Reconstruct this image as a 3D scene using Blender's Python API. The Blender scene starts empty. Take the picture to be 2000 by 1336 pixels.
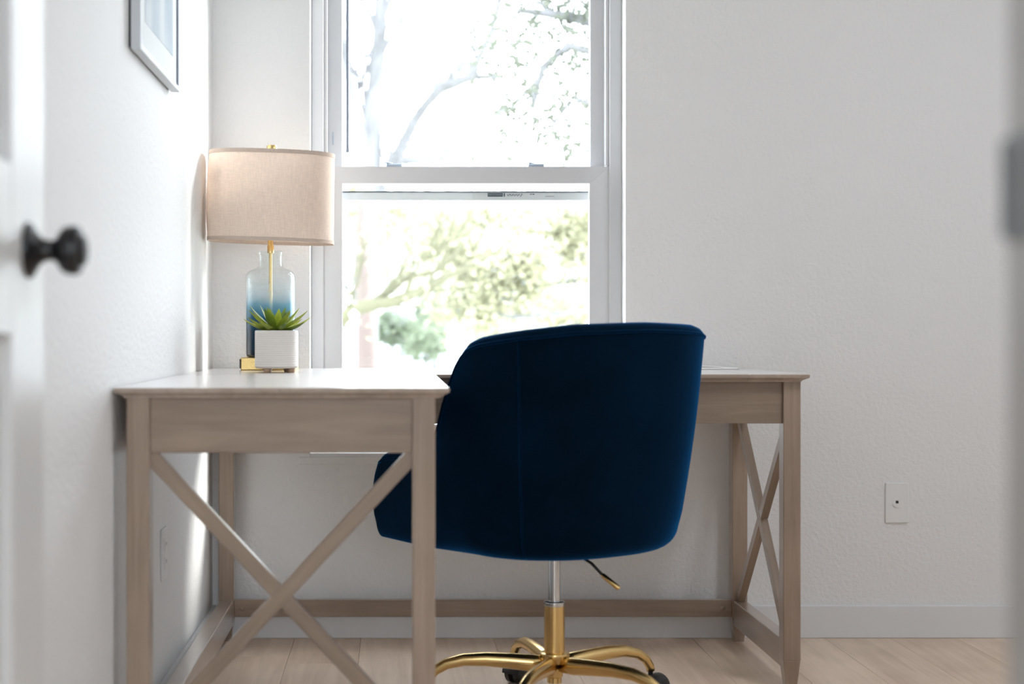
import bpy, bmesh, math, random
from mathutils import Vector, Matrix
random.seed(7)
PI = math.pi
SC = bpy.context.scene
COL = SC.collection

# ---------------------------------------------------------------- camera
cd = bpy.data.cameras.new('camera')
cam = bpy.data.objects.new('camera', cd); COL.objects.link(cam)
cam.location = (0, 0, 0.862); cam.rotation_euler = (PI/2, 0, 0)
cd.sensor_width = 36; cd.lens = 2889/2000*36
cd.shift_x = 0.115; cd.shift_y = -0.009
cd.clip_start = 0.05; cd.clip_end = 400
cd.dof.use_dof = True; cd.dof.focus_distance = 3.85; cd.dof.aperture_fstop = 2.5
SC.camera = cam

# ---------------------------------------------------------------- light
SKY = 10.0; LAMP = 40.0  # LAMP is the strength of the added ceiling fill
w = bpy.data.worlds.new('overcast_sky'); SC.world = w; w.use_nodes = True
wn = w.node_tree.nodes; wl = w.node_tree.links
bg = wn['Background']
bg.inputs['Color'].default_value = (0.915, 0.975, 1.06, 1)
bg.inputs['Strength'].default_value = SKY

sd = bpy.data.lights.new('hazy_sun', 'SUN'); sd.energy = 8.0; sd.angle = math.radians(14); sd.color = (1, 0.97, 0.92)
sun = bpy.data.objects.new('hazy_sun', sd); COL.objects.link(sun)
dv = Vector((-0.86, -0.42, -0.42)); sun.rotation_euler = dv.to_track_quat('-Z', 'Y').to_euler()

def portal(loc, direction, sx, sy):
    d = bpy.data.lights.new('daylight_portal', 'AREA'); d.shape = 'RECTANGLE'; d.size = sx; d.size_y = sy
    d.cycles.is_portal = True
    o = bpy.data.objects.new('daylight_portal', d); COL.objects.link(o); o.location = loc
    o.rotation_euler = Vector(direction).to_track_quat('-Z', 'Y').to_euler()
portal((0.208, 4.40, 1.33), (0, -1, 0), 0.95, 1.70)

SC.view_settings.view_transform = 'Standard'; SC.view_settings.look = 'None'
SC.view_settings.gamma = 1; SC.view_settings.use_curve_mapping = False
SC.view_settings.exposure = 0.05
SC.cycles.max_bounces = 10; SC.cycles.diffuse_bounces = 6; SC.cycles.glossy_bounces = 4
SC.cycles.transmission_bounces = 6; SC.cycles.transparent_max_bounces = 16
SC.cycles.sample_clamp_indirect = 8

# ---------------------------------------------------------------- materials
def newmat(name):
    m = bpy.data.materials.new(name); m.use_nodes = True
    nt = m.node_tree; return m, nt.nodes, nt.links, nt.nodes['Principled BSDF']
def pmat(name, col, rough=0.5, metal=0.0, spec=0.5, **kw):
    m, n, l, b = newmat(name)
    b.inputs['Base Color'].default_value = (*col, 1); b.inputs['Roughness'].default_value = rough
    b.inputs['Metallic'].default_value = metal; b.inputs['Specular IOR Level'].default_value = spec
    for k, v in kw.items(): b.inputs[k.replace('_', ' ')].default_value = v
    # a faint break-up of the roughness so nothing is perfectly even
    no = n.new('ShaderNodeTexNoise'); no.inputs['Scale'].default_value = 40
    tc = n.new('ShaderNodeTexCoord'); l.new(tc.outputs['Object'], no.inputs['Vector'])
    mr = n.new('ShaderNodeMapRange'); mr.inputs['To Min'].default_value = max(0, rough-.04); mr.inputs['To Max'].default_value = min(1, rough+.04)
    l.new(no.outputs['Fac'], mr.inputs['Value']); l.new(mr.outputs['Result'], b.inputs['Roughness'])
    return m
def wallmat(name, col, bump=0.25, rough=0.6, scale=95):
    m, n, l, b = newmat(name)
    b.inputs['Base Color'].default_value = (*col, 1); b.inputs['Roughness'].default_value = rough
    b.inputs['Specular IOR Level'].default_value = 0.35
    tc = n.new('ShaderNodeTexCoord')
    a = n.new('ShaderNodeTexNoise'); a.inputs['Scale'].default_value = scale; a.inputs['Detail'].default_value = 3; a.inputs['Roughness'].default_value = .55
    l.new(tc.outputs['Object'], a.inputs['Vector'])
    bm_ = n.new('ShaderNodeBump'); bm_.inputs['Strength'].default_value = bump; bm_.inputs['Distance'].default_value = 0.006
    l.new(a.outputs['Fac'], bm_.inputs['Height']); l.new(bm_.outputs['Normal'], b.inputs['Normal'])
    return m
def woodmat(name, axis, dark, light, rough=0.45, spec=0.5, fine=1.0, rand=0.0, bump=.12, gloss=0):
    m, n, l, b = newmat(name)
    tc = n.new('ShaderNodeTexCoord'); mp = n.new('ShaderNodeMapping')
    s = [38*fine]*3; s[axis] = 2.2*fine; mp.inputs['Scale'].default_value = s
    oi = n.new('ShaderNodeObjectInfo')
    va = n.new('ShaderNodeVectorMath'); va.operation = 'ADD'
    vm = n.new('ShaderNodeVectorMath'); vm.operation = 'SCALE'; vm.inputs['Scale'].default_value = 13.7
    cx = n.new('ShaderNodeCombineXYZ')
    for k in range(3): l.new(oi.outputs['Random'], cx.inputs[k])
    l.new(cx.outputs[0], vm.inputs[0]); l.new(tc.outputs['Object'], va.inputs[0]); l.new(vm.outputs[0], va.inputs[1])
    l.new(va.outputs[0], mp.inputs['Vector'])
    no = n.new('ShaderNodeTexNoise'); no.inputs['Scale'].default_value = 1; no.inputs['Detail'].default_value = 5; no.inputs['Roughness'].default_value = .6; no.inputs['Distortion'].default_value = 1.1
    l.new(mp.outputs[0], no.inputs['Vector'])
    big = n.new('ShaderNodeTexNoise'); big.inputs['Scale'].default_value = 5; big.inputs['Detail'].default_value = 2
    l.new(va.outputs[0], big.inputs['Vector'])
    mx = n.new('ShaderNodeMath'); mx.operation = 'MULTIPLY_ADD'; mx.inputs[1].default_value = .62
    l.new(no.outputs['Fac'], mx.inputs[0])
    m2 = n.new('ShaderNodeMath'); m2.operation = 'MULTIPLY'; m2.inputs[1].default_value = .38
    l.new(big.outputs['Fac'], m2.inputs[0]); l.new(m2.outputs[0], mx.inputs[2])
    last = mx
    if rand:
        m3 = n.new('ShaderNodeMath'); m3.operation = 'MULTIPLY_ADD'; m3.inputs[1].default_value = rand; 
        l.new(oi.outputs['Random'], m3.inputs[0]); l.new(mx.outputs[0], m3.inputs[2])
        m4 = n.new('ShaderNodeMath'); m4.operation = 'SUBTRACT'; m4.inputs[1].default_value = rand/2
        l.new(m3.outputs[0], m4.inputs[0]); last = m4
    cr = n.new('ShaderNodeValToRGB'); e = cr.color_ramp.elements
    e[0].position = .28; e[0].color = (*dark, 1); e[1].position = .68; e[1].color = (*light, 1)
    l.new(last.outputs[0], cr.inputs[0]); l.new(cr.outputs[0], b.inputs['Base Color'])
    b.inputs['Roughness'].default_value = rough; b.inputs['Specular IOR Level'].default_value = spec
    bp = n.new('ShaderNodeBump'); bp.inputs['Strength'].default_value = bump; bp.inputs['Distance'].default_value = .001
    l.new(no.outputs['Fac'], bp.inputs['Height']); l.new(bp.outputs[0], b.inputs['Normal'])
    if gloss:
        gb = n.new('ShaderNodeBsdfGlossy'); gb.inputs['Roughness'].default_value = gloss; gb.inputs['Color'].default_value = (.97, .97, .98, 1)
        lw = n.new('ShaderNodeLayerWeight'); lw.inputs['Blend'].default_value = .5
        pw_ = n.new('ShaderNodeMath'); pw_.operation = 'POWER'; pw_.inputs[1].default_value = 4; l.new(lw.outputs['Facing'], pw_.inputs[0])
        mg = n.new('ShaderNodeMixShader'); l.new(pw_.outputs[0], mg.inputs[0]); l.new(b.outputs[0], mg.inputs[1]); l.new(gb.outputs[0], mg.inputs[2])
        l.new(mg.outputs[0], n['Material Output'].inputs['Surface'])
    return m

M = {}
M['wall'] = wallmat('painted_wall', (.80, .80, .805), .42, .6, 85)
M['ceiling'] = wallmat('ceiling_paint', (.85, .85, .84), .15)
M['trim'] = pmat('trim_paint', (.74, .75, .77), .42)
M['doorpaint'] = pmat('door_paint', (.70, .697, .695), .34)
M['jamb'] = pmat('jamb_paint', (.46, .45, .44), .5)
M['vinyl'] = pmat('white_vinyl', (.58, .58, .595), .32)
M['grey_vinyl'] = pmat('lock_vinyl', (.36, .43, .52), .35)
DK, LT = (.205, .147, .107), (.365, .273, .206)
M['woodx'] = woodmat('greige_wood_x', 0, DK, LT, gloss=.28)
M['woody'] = woodmat('greige_wood_y', 1, DK, LT, gloss=.28)
M['woodz'] = woodmat('greige_wood_z', 2, (.245, .177, .131), (.415, .315, .243), gloss=.28)
M['topx'] = woodmat('desk_top_x', 0, (.34, .27, .22), (.50, .41, .345), .25, .5, bump=0.0, gloss=.27)
M['topy'] = woodmat('desk_top_y', 1, (.34, .27, .22), (.50, .41, .345), .25, .5, bump=0.0, gloss=.27)
M['plank'] = woodmat('oak_plank', 1, (.55, .405, .305), (.79, .635, .505), .42, .45, .7, .16)
M['subfloor'] = pmat('subfloor', (.12, .09, .07), .8)
M['dark'] = pmat('black_metal', (.006, .006, .007), .38)
M['rubber'] = pmat('black_plastic', (.012, .012, .013), .35)
M['gold'] = pmat('brushed_gold', (.78, .55, .24), .24, 1.0)
M['brass'] = pmat('satin_brass', (.72, .52, .22), .28, 1.0)
M['chrome'] = pmat('chrome', (.62, .64, .66), .12, 1.0)
M['plate'] = pmat('outlet_plastic', (.80, .80, .80), .3)
M['hole'] = pmat('socket_black', (.01, .01, .01), .6)
M['mat_board'] = pmat('mat_board', (.80, .83, .86), .7)
M['frame'] = pmat('frame_paint', (.62, .65, .69), .4)
M['lip_shadow'] = pmat('frame_lip_shadow', (.22, .24, .30), .5)
M['cable'] = pmat('white_cable', (.85, .85, .86), .35)
M['ink'] = pmat('sticker_ink', (.03, .045, .06), .6)
M['sticker'] = pmat('sticker_grey', (.30, .36, .40), .6)

def velvet():
    m, n, l, b = newmat('navy_velvet')
    tc = n.new('ShaderNodeTexCoord'); no = n.new('ShaderNodeTexNoise'); no.inputs['Scale'].default_value = 6; no.inputs['Detail'].default_value = 3
    l.new(tc.outputs['Object'], no.inputs['Vector'])
    cr = n.new('ShaderNodeValToRGB'); e = cr.color_ramp.elements
    e[0].position = .3; e[0].color = (.0002, .006, .015, 1); e[1].position = .75; e[1].color = (.0004, .010, .026, 1)
    l.new(no.outputs['Fac'], cr.inputs[0]); l.new(cr.outputs[0], b.inputs['Base Color'])
    b.inputs['Roughness'].default_value = .85; b.inputs['Specular IOR Level'].default_value = .04
    b.inputs['Sheen Weight'].default_value = .8; b.inputs['Sheen Roughness'].default_value = .35
    b.inputs['Sheen Tint'].default_value = (.004, .20, .62, 1)
    f = n.new('ShaderNodeTexNoise'); f.inputs['Scale'].default_value = 900
    l.new(tc.outputs['Object'], f.inputs['Vector'])
    bp = n.new('ShaderNodeBump'); bp.inputs['Strength'].default_value = .15; bp.inputs['Distance'].default_value = .001
    l.new(f.outputs['Fac'], bp.inputs['Height']); l.new(bp.outputs[0], b.inputs['Normal'])
    return m
M['velvet'] = velvet()

def linen(name, col, trans):
    m, n, l, b = newmat(name)
    tc = n.new('ShaderNodeTexCoord')
    mp1 = n.new('ShaderNodeMapping'); mp1.inputs['Scale'].default_value = (60, 60, 900)
    mp2 = n.new('ShaderNodeMapping'); mp2.inputs['Scale'].default_value = (700, 700, 40)
    n1 = n.new('ShaderNodeTexNoise'); n2 = n.new('ShaderNodeTexNoise')
    for q in (n1, n2): q.inputs['Scale'].default_value = 1; q.inputs['Detail'].default_value = 2
    l.new(tc.outputs['Object'], mp1.inputs[0]); l.new(tc.outputs['Object'], mp2.inputs[0])
    l.new(mp1.outputs[0], n1.inputs['Vector']); l.new(mp2.outputs[0], n2.inputs['Vector'])
    ad = n.new('ShaderNodeMath'); ad.operation = 'ADD'; l.new(n1.outputs['Fac'], ad.inputs[0]); l.new(n2.outputs['Fac'], ad.inputs[1])
    cr = n.new('ShaderNodeValToRGB'); e = cr.color_ramp.elements
    e[0].position = .75/2; e[0].color = (*[c*.86 for c in col], 1); e[1].position = 1.25/2; e[1].color = (*col, 1)
    hf = n.new('ShaderNodeMath'); hf.operation = 'MULTIPLY'; hf.inputs[1].default_value = .5
    l.new(ad.outputs[0], hf.inputs[0]); l.new(hf.outputs[0], cr.inputs[0])
    l.new(cr.outputs[0], b.inputs['Base Color']); b.inputs['Roughness'].default_value = .9; b.inputs['Specular IOR Level'].default_value = .1
    tr = n.new('ShaderNodeBsdfTranslucent'); l.new(cr.outputs[0], tr.inputs['Color'])
    mx = n.new('ShaderNodeMixShader'); mx.inputs[0].default_value = trans
    l.new(b.outputs[0], mx.inputs[1]); l.new(tr.outputs[0], mx.inputs[2])
    l.new(mx.outputs[0], n['Material Output'].inputs['Surface'])
    return m
M['linen'] = linen('linen_shade', (.92, .82, .74), .42)
M['linen_trim'] = linen('linen_trim', (.70, .58, .50), .2)

def thin_glass(name, tint, refl=1.0):
    m, n, l, b = newmat(name); n.remove(b)
    tp = n.new('ShaderNodeBsdfTransparent'); tp.inputs[0].default_value = (*tint, 1)
    gl = n.new('ShaderNodeBsdfGlossy'); gl.inputs['Roughness'].default_value = .02
    fr = n.new('ShaderNodeLayerWeight'); fr.inputs['Blend'].default_value = .5
    pw_ = n.new('ShaderNodeMath'); pw_.operation = 'POWER'; pw_.inputs[1].default_value = 5; l.new(fr.outputs['Facing'], pw_.inputs[0])
    ml = n.new('ShaderNodeMath'); ml.operation = 'MULTIPLY_ADD'; ml.inputs[1].default_value = .9*refl; ml.inputs[2].default_value = .02*refl; l.new(pw_.outputs[0], ml.inputs[0])
    mx = n.new('ShaderNodeMixShader'); l.new(ml.outputs[0], mx.inputs[0]); l.new(tp.outputs[0], mx.inputs[1]); l.new(gl.outputs[0], mx.inputs[2])
    l.new(mx.outputs[0], n['Material Output'].inputs['Surface']); return m
M['glass'] = thin_glass('window_glass', (.97, .985, .98), .25)

def ombre():
    m, n, l, b = newmat('ombre_blue_glass')
    tc = n.new('ShaderNodeTexCoord'); sp = n.new('ShaderNodeSeparateXYZ'); l.new(tc.outputs['Object'], sp.inputs[0])
    no = n.new('ShaderNodeTexNoise'); no.inputs['Scale'].default_value = 22; no.inputs['Detail'].default_value = 2; l.new(tc.outputs['Object'], no.inputs['Vector'])
    ns = n.new('ShaderNodeMath'); ns.operation = 'MULTIPLY_ADD'; ns.inputs[1].default_value = .03; l.new(no.outputs['Fac'], ns.inputs[0]); l.new(sp.outputs['Z'], ns.inputs[2])
    mr = n.new('ShaderNodeMapRange'); mr.inputs['From Min'].default_value = .035; mr.inputs['From Max'].default_value = .285
    l.new(ns.outputs[0], mr.inputs['Value'])
    cr = n.new('ShaderNodeValToRGB'); el = cr.color_ramp.elements
    el[0].position = 0; el[0].color = (.002, .012, .026, 1); el[1].position = 1; el[1].color = (.86, .90, .92, 1)
    for p, c in ((.32, (.003, .030, .068)), (.48, (.010, .105, .20)), (.62, (.13, .34, .46)), (.78, (.62, .74, .81))):
        q = el.new(p); q.color = (*c, 1)
    l.new(mr.outputs[0], cr.inputs[0]); l.new(cr.outputs[0], b.inputs['Base Color'])
    b.inputs['Roughness'].default_value = .12; b.inputs['Specular IOR Level'].default_value = .3
    op = n.new('ShaderNodeValToRGB'); oe = op.color_ramp.elements
    oe[0].position = .52; oe[0].color = (1, 1, 1, 1); oe[1].position = .93; oe[1].color = (.08, .08, .08, 1)
    q = oe.new(.70); q.color = (.42, .42, .42, 1)
    l.new(mr.outputs[0], op.inputs[0])
    tp = n.new('ShaderNodeBsdfTransparent'); tp.inputs[0].default_value = (.93, .96, .96, 1)
    gl = n.new('ShaderNodeBsdfGlossy'); gl.inputs['Roughness'].default_value = .03
    lw = n.new('ShaderNodeLayerWeight'); lw.inputs['Blend'].default_value = .5
    g = n.new('ShaderNodeMixShader'); 
    p5 = n.new('ShaderNodeMath'); p5.operation = 'POWER'; p5.inputs[1].default_value = 4; l.new(lw.outputs['Facing'], p5.inputs[0])
    l.new(p5.outputs[0], g.inputs[0]); l.new(tp.outputs[0], g.inputs[1]); l.new(gl.outputs[0], g.inputs[2])
    mx = n.new('ShaderNodeMixShader'); l.new(op.outputs[0], mx.inputs[0]); l.new(g.outputs[0], mx.inputs[1]); l.new(b.outputs[0], mx.inputs[2])
    l.new(mx.outputs[0], n['Material Output'].inputs['Surface']); return m
M['ombre'] = ombre()

def leafmat(name, c0, c1, trans=.25, rough=.45):
    m, n, l, b = newmat(name)
    tc = n.new('ShaderNodeTexCoord'); no = n.new('ShaderNodeTexNoise'); no.inputs['Scale'].default_value = 1.5 if trans > .3 else 30
    oi = n.new('ShaderNodeObjectInfo')
    l.new(tc.outputs['Object'], no.inputs['Vector'])
    ad = n.new('ShaderNodeMath'); ad.operation = 'MULTIPLY_ADD'; ad.inputs[1].default_value = .5; l.new(oi.outputs['Random'], ad.inputs[0])
    h = n.new('ShaderNodeMath'); h.operation = 'MULTIPLY'; h.inputs[1].default_value = .6; l.new(no.outputs['Fac'], h.inputs[0]); l.new(h.outputs[0], ad.inputs[2])
    cr = n.new('ShaderNodeValToRGB'); e = cr.color_ramp.elements
    e[0].position = .2; e[0].color = (*c0, 1); e[1].position = .75; e[1].color = (*c1, 1)
    l.new(ad.outputs[0], cr.inputs[0]); l.new(cr.outputs[0], b.inputs['Base Color']); b.inputs['Roughness'].default_value = rough
    tr = n.new('ShaderNodeBsdfTranslucent'); l.new(cr.outputs[0], tr.inputs[0])
    mx = n.new('ShaderNodeMixShader'); mx.inputs[0].default_value = trans
    l.new(b.outputs[0], mx.inputs[1]); l.new(tr.outputs[0], mx.inputs[2]); l.new(mx.outputs[0], n['Material Output'].inputs['Surface'])
    return m
M['succulent'] = leafmat('succulent_leaf', (.07, .17, .022), (.50, .58, .075), .25, .35)
M['spring'] = leafmat('spring_foliage', (.265, .268, .165), (.385, .372, .265), .4, .6)
M['evergreen'] = leafmat('shrub_foliage', (.125, .155, .105), (.20, .235, .165), .4, .6)
M['greyleaf'] = leafmat('grey_green_foliage', (.065, .078, .062), (.13, .135, .10), .4, .6)
M['bark'] = pmat('pale_bark', (.15, .15, .155), .9)
M['redbark'] = pmat('reddish_bark', (.115, .088, .080), .9)
M['moss'] = pmat('mossy_bark', (.105, .102, .060), .9)
M['lawn'] = pmat('sunny_ground', (.52, .53, .47), .9)
M['asphalt'] = pmat('pale_street', (.50, .50, .52), .9)
M['carpaint'] = pmat('white_car_paint', (.72, .73, .75), .25)
M['carglass'] = pmat('car_glass', (.25, .30, .36), .1)
M['siding'] = pmat('pale_siding', (.60, .63, .68), .8)
M['roofing'] = pmat('grey_roofing', (.46, .46, .49), .9)
M['post'] = pmat('white_post_paint', (.72, .74, .78), .6)

def ceramic():
    m, n, l, b = newmat('ribbed_white_ceramic')
    b.inputs['Base Color'].default_value = (.74, .70, .66, 1); b.inputs['Roughness'].default_value = .55
    tc = n.new('ShaderNodeTexCoord'); mp = n.new('ShaderNodeMapping'); mp.inputs['Scale'].default_value = (6, 6, 160)
    no = n.new('ShaderNodeTexNoise'); no.inputs['Scale'].default_value = 1; l.new(tc.outputs['Object'], mp.inputs[0]); l.new(mp.outputs[0], no.inputs['Vector'])
    bp = n.new('ShaderNodeBump'); bp.inputs['Strength'].default_value = .3; bp.inputs['Distance'].default_value = .003
    l.new(no.outputs['Fac'], bp.inputs['Height']); l.new(bp.outputs[0], b.inputs['Normal']); return m
M['ceramic'] = ceramic()
M['footwood'] = pmat('light_wood_foot', (.40, .26, .17), .5)
M['soil'] = pmat('soil', (.04, .03, .02), .95)
def printmat():
    m, n, l, b = newmat('blue_grey_print')
    tc = n.new('ShaderNodeTexCoord'); mp = n.new('ShaderNodeMapping'); mp.inputs['Scale'].default_value = (1, 7, 2.5)
    no = n.new('ShaderNodeTexNoise'); no.inputs['Scale'].default_value = 1.3; no.inputs['Detail'].default_value = 4
    l.new(tc.outputs['Object'], mp.inputs[0]); l.new(mp.outputs[0], no.inputs['Vector'])
    cr = n.new('ShaderNodeValToRGB'); e = cr.color_ramp.elements
    e[0].position = .35; e[0].color = (.34, .42, .50, 1); e[1].position = .65; e[1].color = (.56, .60, .63, 1)
    l.new(no.outputs['Fac'], cr.inputs[0]); l.new(cr.outputs[0], b.inputs['Base Color']); b.inputs['Roughness'].default_value = .6; return m
M['print'] = printmat()

# ---------------------------------------------------------------- geometry helpers
class MB:
    def __init__(s): s.bm = bmesh.new()
    def box(s, x0, x1, y0, y1, z0, z1, bev=0.0, seg=1):
        t = bmesh.new(); bmesh.ops.create_cube(t, size=1)
        for v in t.verts: v.co = Vector(((x0+x1)/2+v.co.x*(x1-x0), (y0+y1)/2+v.co.y*(y1-y0), (z0+z1)/2+v.co.z*(z1-z0)))
        if bev: bmesh.ops.bevel(t, geom=list(t.edges), offset=bev, segments=seg, affect='EDGES', profile=.5)
        s._merge(t); return s
    def _merge(s, t):
        me = bpy.data.meshes.new('t'); t.to_mesh(me); t.free(); s.bm.from_mesh(me); bpy.data.meshes.remove(me)
    def rings(s, rings, cap0=True, cap1=True, closed=True):
        vs = [[s.bm.verts.new(p) for p in r] for r in rings]; k = len(vs[0])
        for a, b in zip(vs, vs[1:]):
            for i in range(k if closed else k-1):
                j = (i+1) % k
                try: s.bm.faces.new((a[i], a[j], b[j], b[i]))
                except ValueError: pass
        if cap0: s.bm.faces.new(list(reversed(vs[0])))
        if cap1: s.bm.faces.new(vs[-1])
        return s
    def tube(s, pts, rad, n=10, caps=True, flat=None):
        pts = [Vector(p) for p in pts]; rads = rad if isinstance(rad, (list, tuple)) else [rad]*len(pts)
        rings = []; up = None
        for i, p in enumerate(pts):
            d = (pts[min(i+1, len(pts)-1)] - pts[max(i-1, 0)]).normalized()
            if up is None:
                up = Vector((0, 0, 1)) if abs(d.z) < .9 else Vector((1, 0, 0))
            sd_ = d.cross(up)
            if sd_.length < 1e-5: sd_ = d.orthogonal()
            sd_.normalize(); u2 = sd_.cross(d).normalized(); up = u2
            fy = flat[i] if flat else 1.0
            rings.append([p + sd_*math.cos(2*PI*k/n)*rads[i] + u2*math.sin(2*PI*k/n)*rads[i]*fy for k in range(n)])
        return s.rings(rings, caps, caps)
    def lathe(s, prof, o=(0, 0, 0), axis='z', n=28, caps=True):
        R = []
        for h, r in prof:
            ring = []
            for k in range(n):
                c, q = math.cos(2*PI*k/n)*max(r, 1e-4), math.sin(2*PI*k/n)*max(r, 1e-4)
                p = (c, q, h) if axis == 'z' else ((h, c, q) if axis == 'x' else (q, h, c))
                ring.append(Vector(o)+Vector(p))
            R.append(ring)
        return s.rings(R, caps, caps)
    def build(s, name, mat, parent=None, smooth=False, origin=None, auto=None):
        bmesh.ops.recalc_face_normals(s.bm, faces=list(s.bm.faces))
        if origin is not None:
            for v in s.bm.verts: v.co -= Vector(origin)
        me = bpy.data.meshes.new(name); s.bm.to_mesh(me); s.bm.free()
        if smooth:
            me.polygons.foreach_set('use_smooth', [True]*len(me.polygons))
            if auto: me.set_sharp_from_angle(angle=math.radians(auto))
        me.materials.append(M[mat] if isinstance(mat, str) else mat)
        o = bpy.data.objects.new(name, me); COL.objects.link(o)
        if origin is not None: o.location = origin
        if parent is not None:
            o.parent = parent
            if parent.type == 'EMPTY' or True:
                o.matrix_parent_inverse = parent_matrix(parent).inverted() if o.get('_w', True) else Matrix()
        return o
def parent_matrix(p):
    m = Matrix.LocRotScale(p.location, p.rotation_euler, p.scale)
    if p.parent: m = parent_matrix(p.parent) @ p.matrix_parent_inverse @ m
    return m
def empty(name, loc=(0, 0, 0)):
    o = bpy.data.objects.new(name, None); COL.objects.link(o); o.location = loc; o.empty_display_size = .05; return o
def tag(o, label=None, cat=None, group=None, kind=None):
    if label: o['label'] = label
    if cat: o['category'] = cat
    if group: o['group'] = group
    if kind: o['kind'] = kind
    return o
def box(name, mat, parent, x0, x1, y0, y1, z0, z1, bev=0.0, seg=1, ctr=True):
    b = MB().box(x0, x1, y0, y1, z0, z1, bev, seg)
    return b.build(name, mat, parent, origin=((x0+x1)/2, (y0+y1)/2, (z0+z1)/2) if ctr else None)

# ================================================================ SETTING
XL, XR, YB, YF, ZC = -0.514, 2.75, 4.187, 0.97, 2.44       # left wall, right wall, window wall, door wall, ceiling
WX0, WX1, WZ0, WZ1 = -0.239, 0.655, 0.51, 2.15             # window opening

# floor: sub-floor + separate oak planks running towards the window
fl = MB().box(-1.6, XR+.12, -2.4, YB+.13, -.14, -.012).build('floor', 'subfloor'); tag(fl, kind='structure')
pw, gap = .187, .0007
x = -1.59; ci = 0
while x < XR:
    y = -2.4 - random.random()*1.2
    while y < YB:
        L = random.choice((1.22, 1.5, 1.83)); y1 = min(y+L, YB); y0 = max(y, -2.4)
        inside = not (x+pw < XL-.02 and y1 > YF) 
        if y1 > -2.3 and inside and y1-y0 > .05:
            box('plank', 'plank', fl, x+gap/2, min(x+pw, XR)-gap/2, y0+gap/2, y1-gap/2, -.012, 0, .0005)
        y += L
    x += pw; ci += 1

# window wall with opening
o = MB()
o.box(XL-.12, WX0, YB, YB+.13, 0, ZC); o.box(WX1, XR+.12, YB, YB+.13, 0, ZC)
o.box(WX0, WX1, YB, YB+.13, 0, WZ0); o.box(WX0, WX1, YB, YB+.13, WZ1, ZC)
wb = o.build('wall_back', 'wall'); tag(wb, kind='structure')
wl_ = MB().box(XL-.12, XL, YF-.12, YB, 0, ZC).build('wall_left', 'wall'); tag(wl_, kind='structure')
# right wall with an unseen second window, added as fill from the side
RY0, RY1, RZ0, RZ1 = 2.1, 2.4, 1.3, 1.75
o = MB()
o.box(XR, XR+.12, YF-.12, RY0, 0, ZC); o.box(XR, XR+.12, RY1, YB, 0, ZC)
o.box(XR, XR+.12, RY0, RY1, 0, RZ0); o.box(XR, XR+.12, RY0, RY1, RZ1, ZC)
tag(o.build('wall_right', 'wall'), kind='structure')
DX0, DX1, DZ = -.425, .402, 2.05
o = MB()
o.box(XL, DX0-.02, YF-.12, YF, 0, ZC); o.box(DX1+.02, XR, YF-.12, YF, 0, ZC); o.box(DX0-.02, DX1+.02, YF-.12, YF, DZ+.02, ZC)
tag(o.build('wall_front', 'wall'), kind='structure')
tag(MB().box(-1.6, XR+.12, -2.4, YB+.13, ZC, ZC+.1).build('ceiling', 'ceiling'), kind='structure')
# hallway behind the camera; the window at its far end is added for fill
tag(MB().box(-1.72, -1.6, -2.4, YF, 0, ZC).build('wall_hall_left', 'wall'), kind='structure')
tag(MB().box(XR, XR+.12, -2.4, YF-.12, 0, ZC).build('wall_hall_right', 'wall'), kind='structure')
tag(MB().box(-1.6, XL-.12, YF-.12, YF, 0, ZC).build('wall_hall_front', 'wall'), kind='structure')
HX0, HX1, HZ0, HZ1 = -.35, 1.35, .85, 2.15
o = MB()
o.box(-1.72, HX0, -2.52, -2.4, 0, ZC); o.box(HX1, XR+.12, -2.52, -2.4, 0, ZC); o.box(HX0, HX1, -2.52, -2.4, 0, HZ0); o.box(HX0, HX1, -2.52, -2.4, HZ1, ZC)
tag(o.build('wall_hall_back', 'wall'), kind='structure')
w3 = empty('fill_window_3', ((HX0+HX1)/2, -2.46, HZ0)); tag(w3, kind='structure')  # unseen hall window, added to send fill through the doorway
for a, b_, c, d in ((HX0, HX0+.05, HZ0, HZ1), (HX1-.05, HX1, HZ0, HZ1), (HX0+.05, HX1-.05, HZ0, HZ0+.05), (HX0+.05, HX1-.05, HZ1-.05, HZ1)):
    box('frame_rail', 'vinyl', w3, a, b_, -2.49, -2.43, c, d, .003)
box('pane', 'glass', w3, HX0+.05, HX1-.05, -2.462, -2.458, HZ0+.05, HZ1-.05)
portal(((HX0+HX1)/2, -2.55, (HZ0+HZ1)/2), (0, 1, 0), HX1-HX0, HZ1-HZ0)
portal((XR+.14, (RY0+RY1)/2, (RZ0+RZ1)/2), (-1, 0, 0), RY1-RY0, RZ1-RZ0)

def base(name, x0, x1, y0, y1):
    b = MB().box(x0, x1, y0, y1, 0, .092, .002).build(name, 'trim'); tag(b, kind='structure')
base('baseboard_back', XL+.014, XR, YB-.014, YB)
base('baseboard_left', XL, XL+.014, YF, YB)
base('baseboard_right', XR-.014, XR, YF, YB-.014)

# sill apron patch under the window (hardly proud of the wall)
tag(MB().box(-.270, .690, YB-.004, YB+.002, .490, WZ0, .0015).build('trim_1', 'wall'), kind='structure')
tr2 = MB().box(WX0, WX1, YB-.001, YB+.075, WZ0-.001, WZ0+.012, .002).build('trim_2', 'trim'); tag(tr2, kind='structure')

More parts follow.
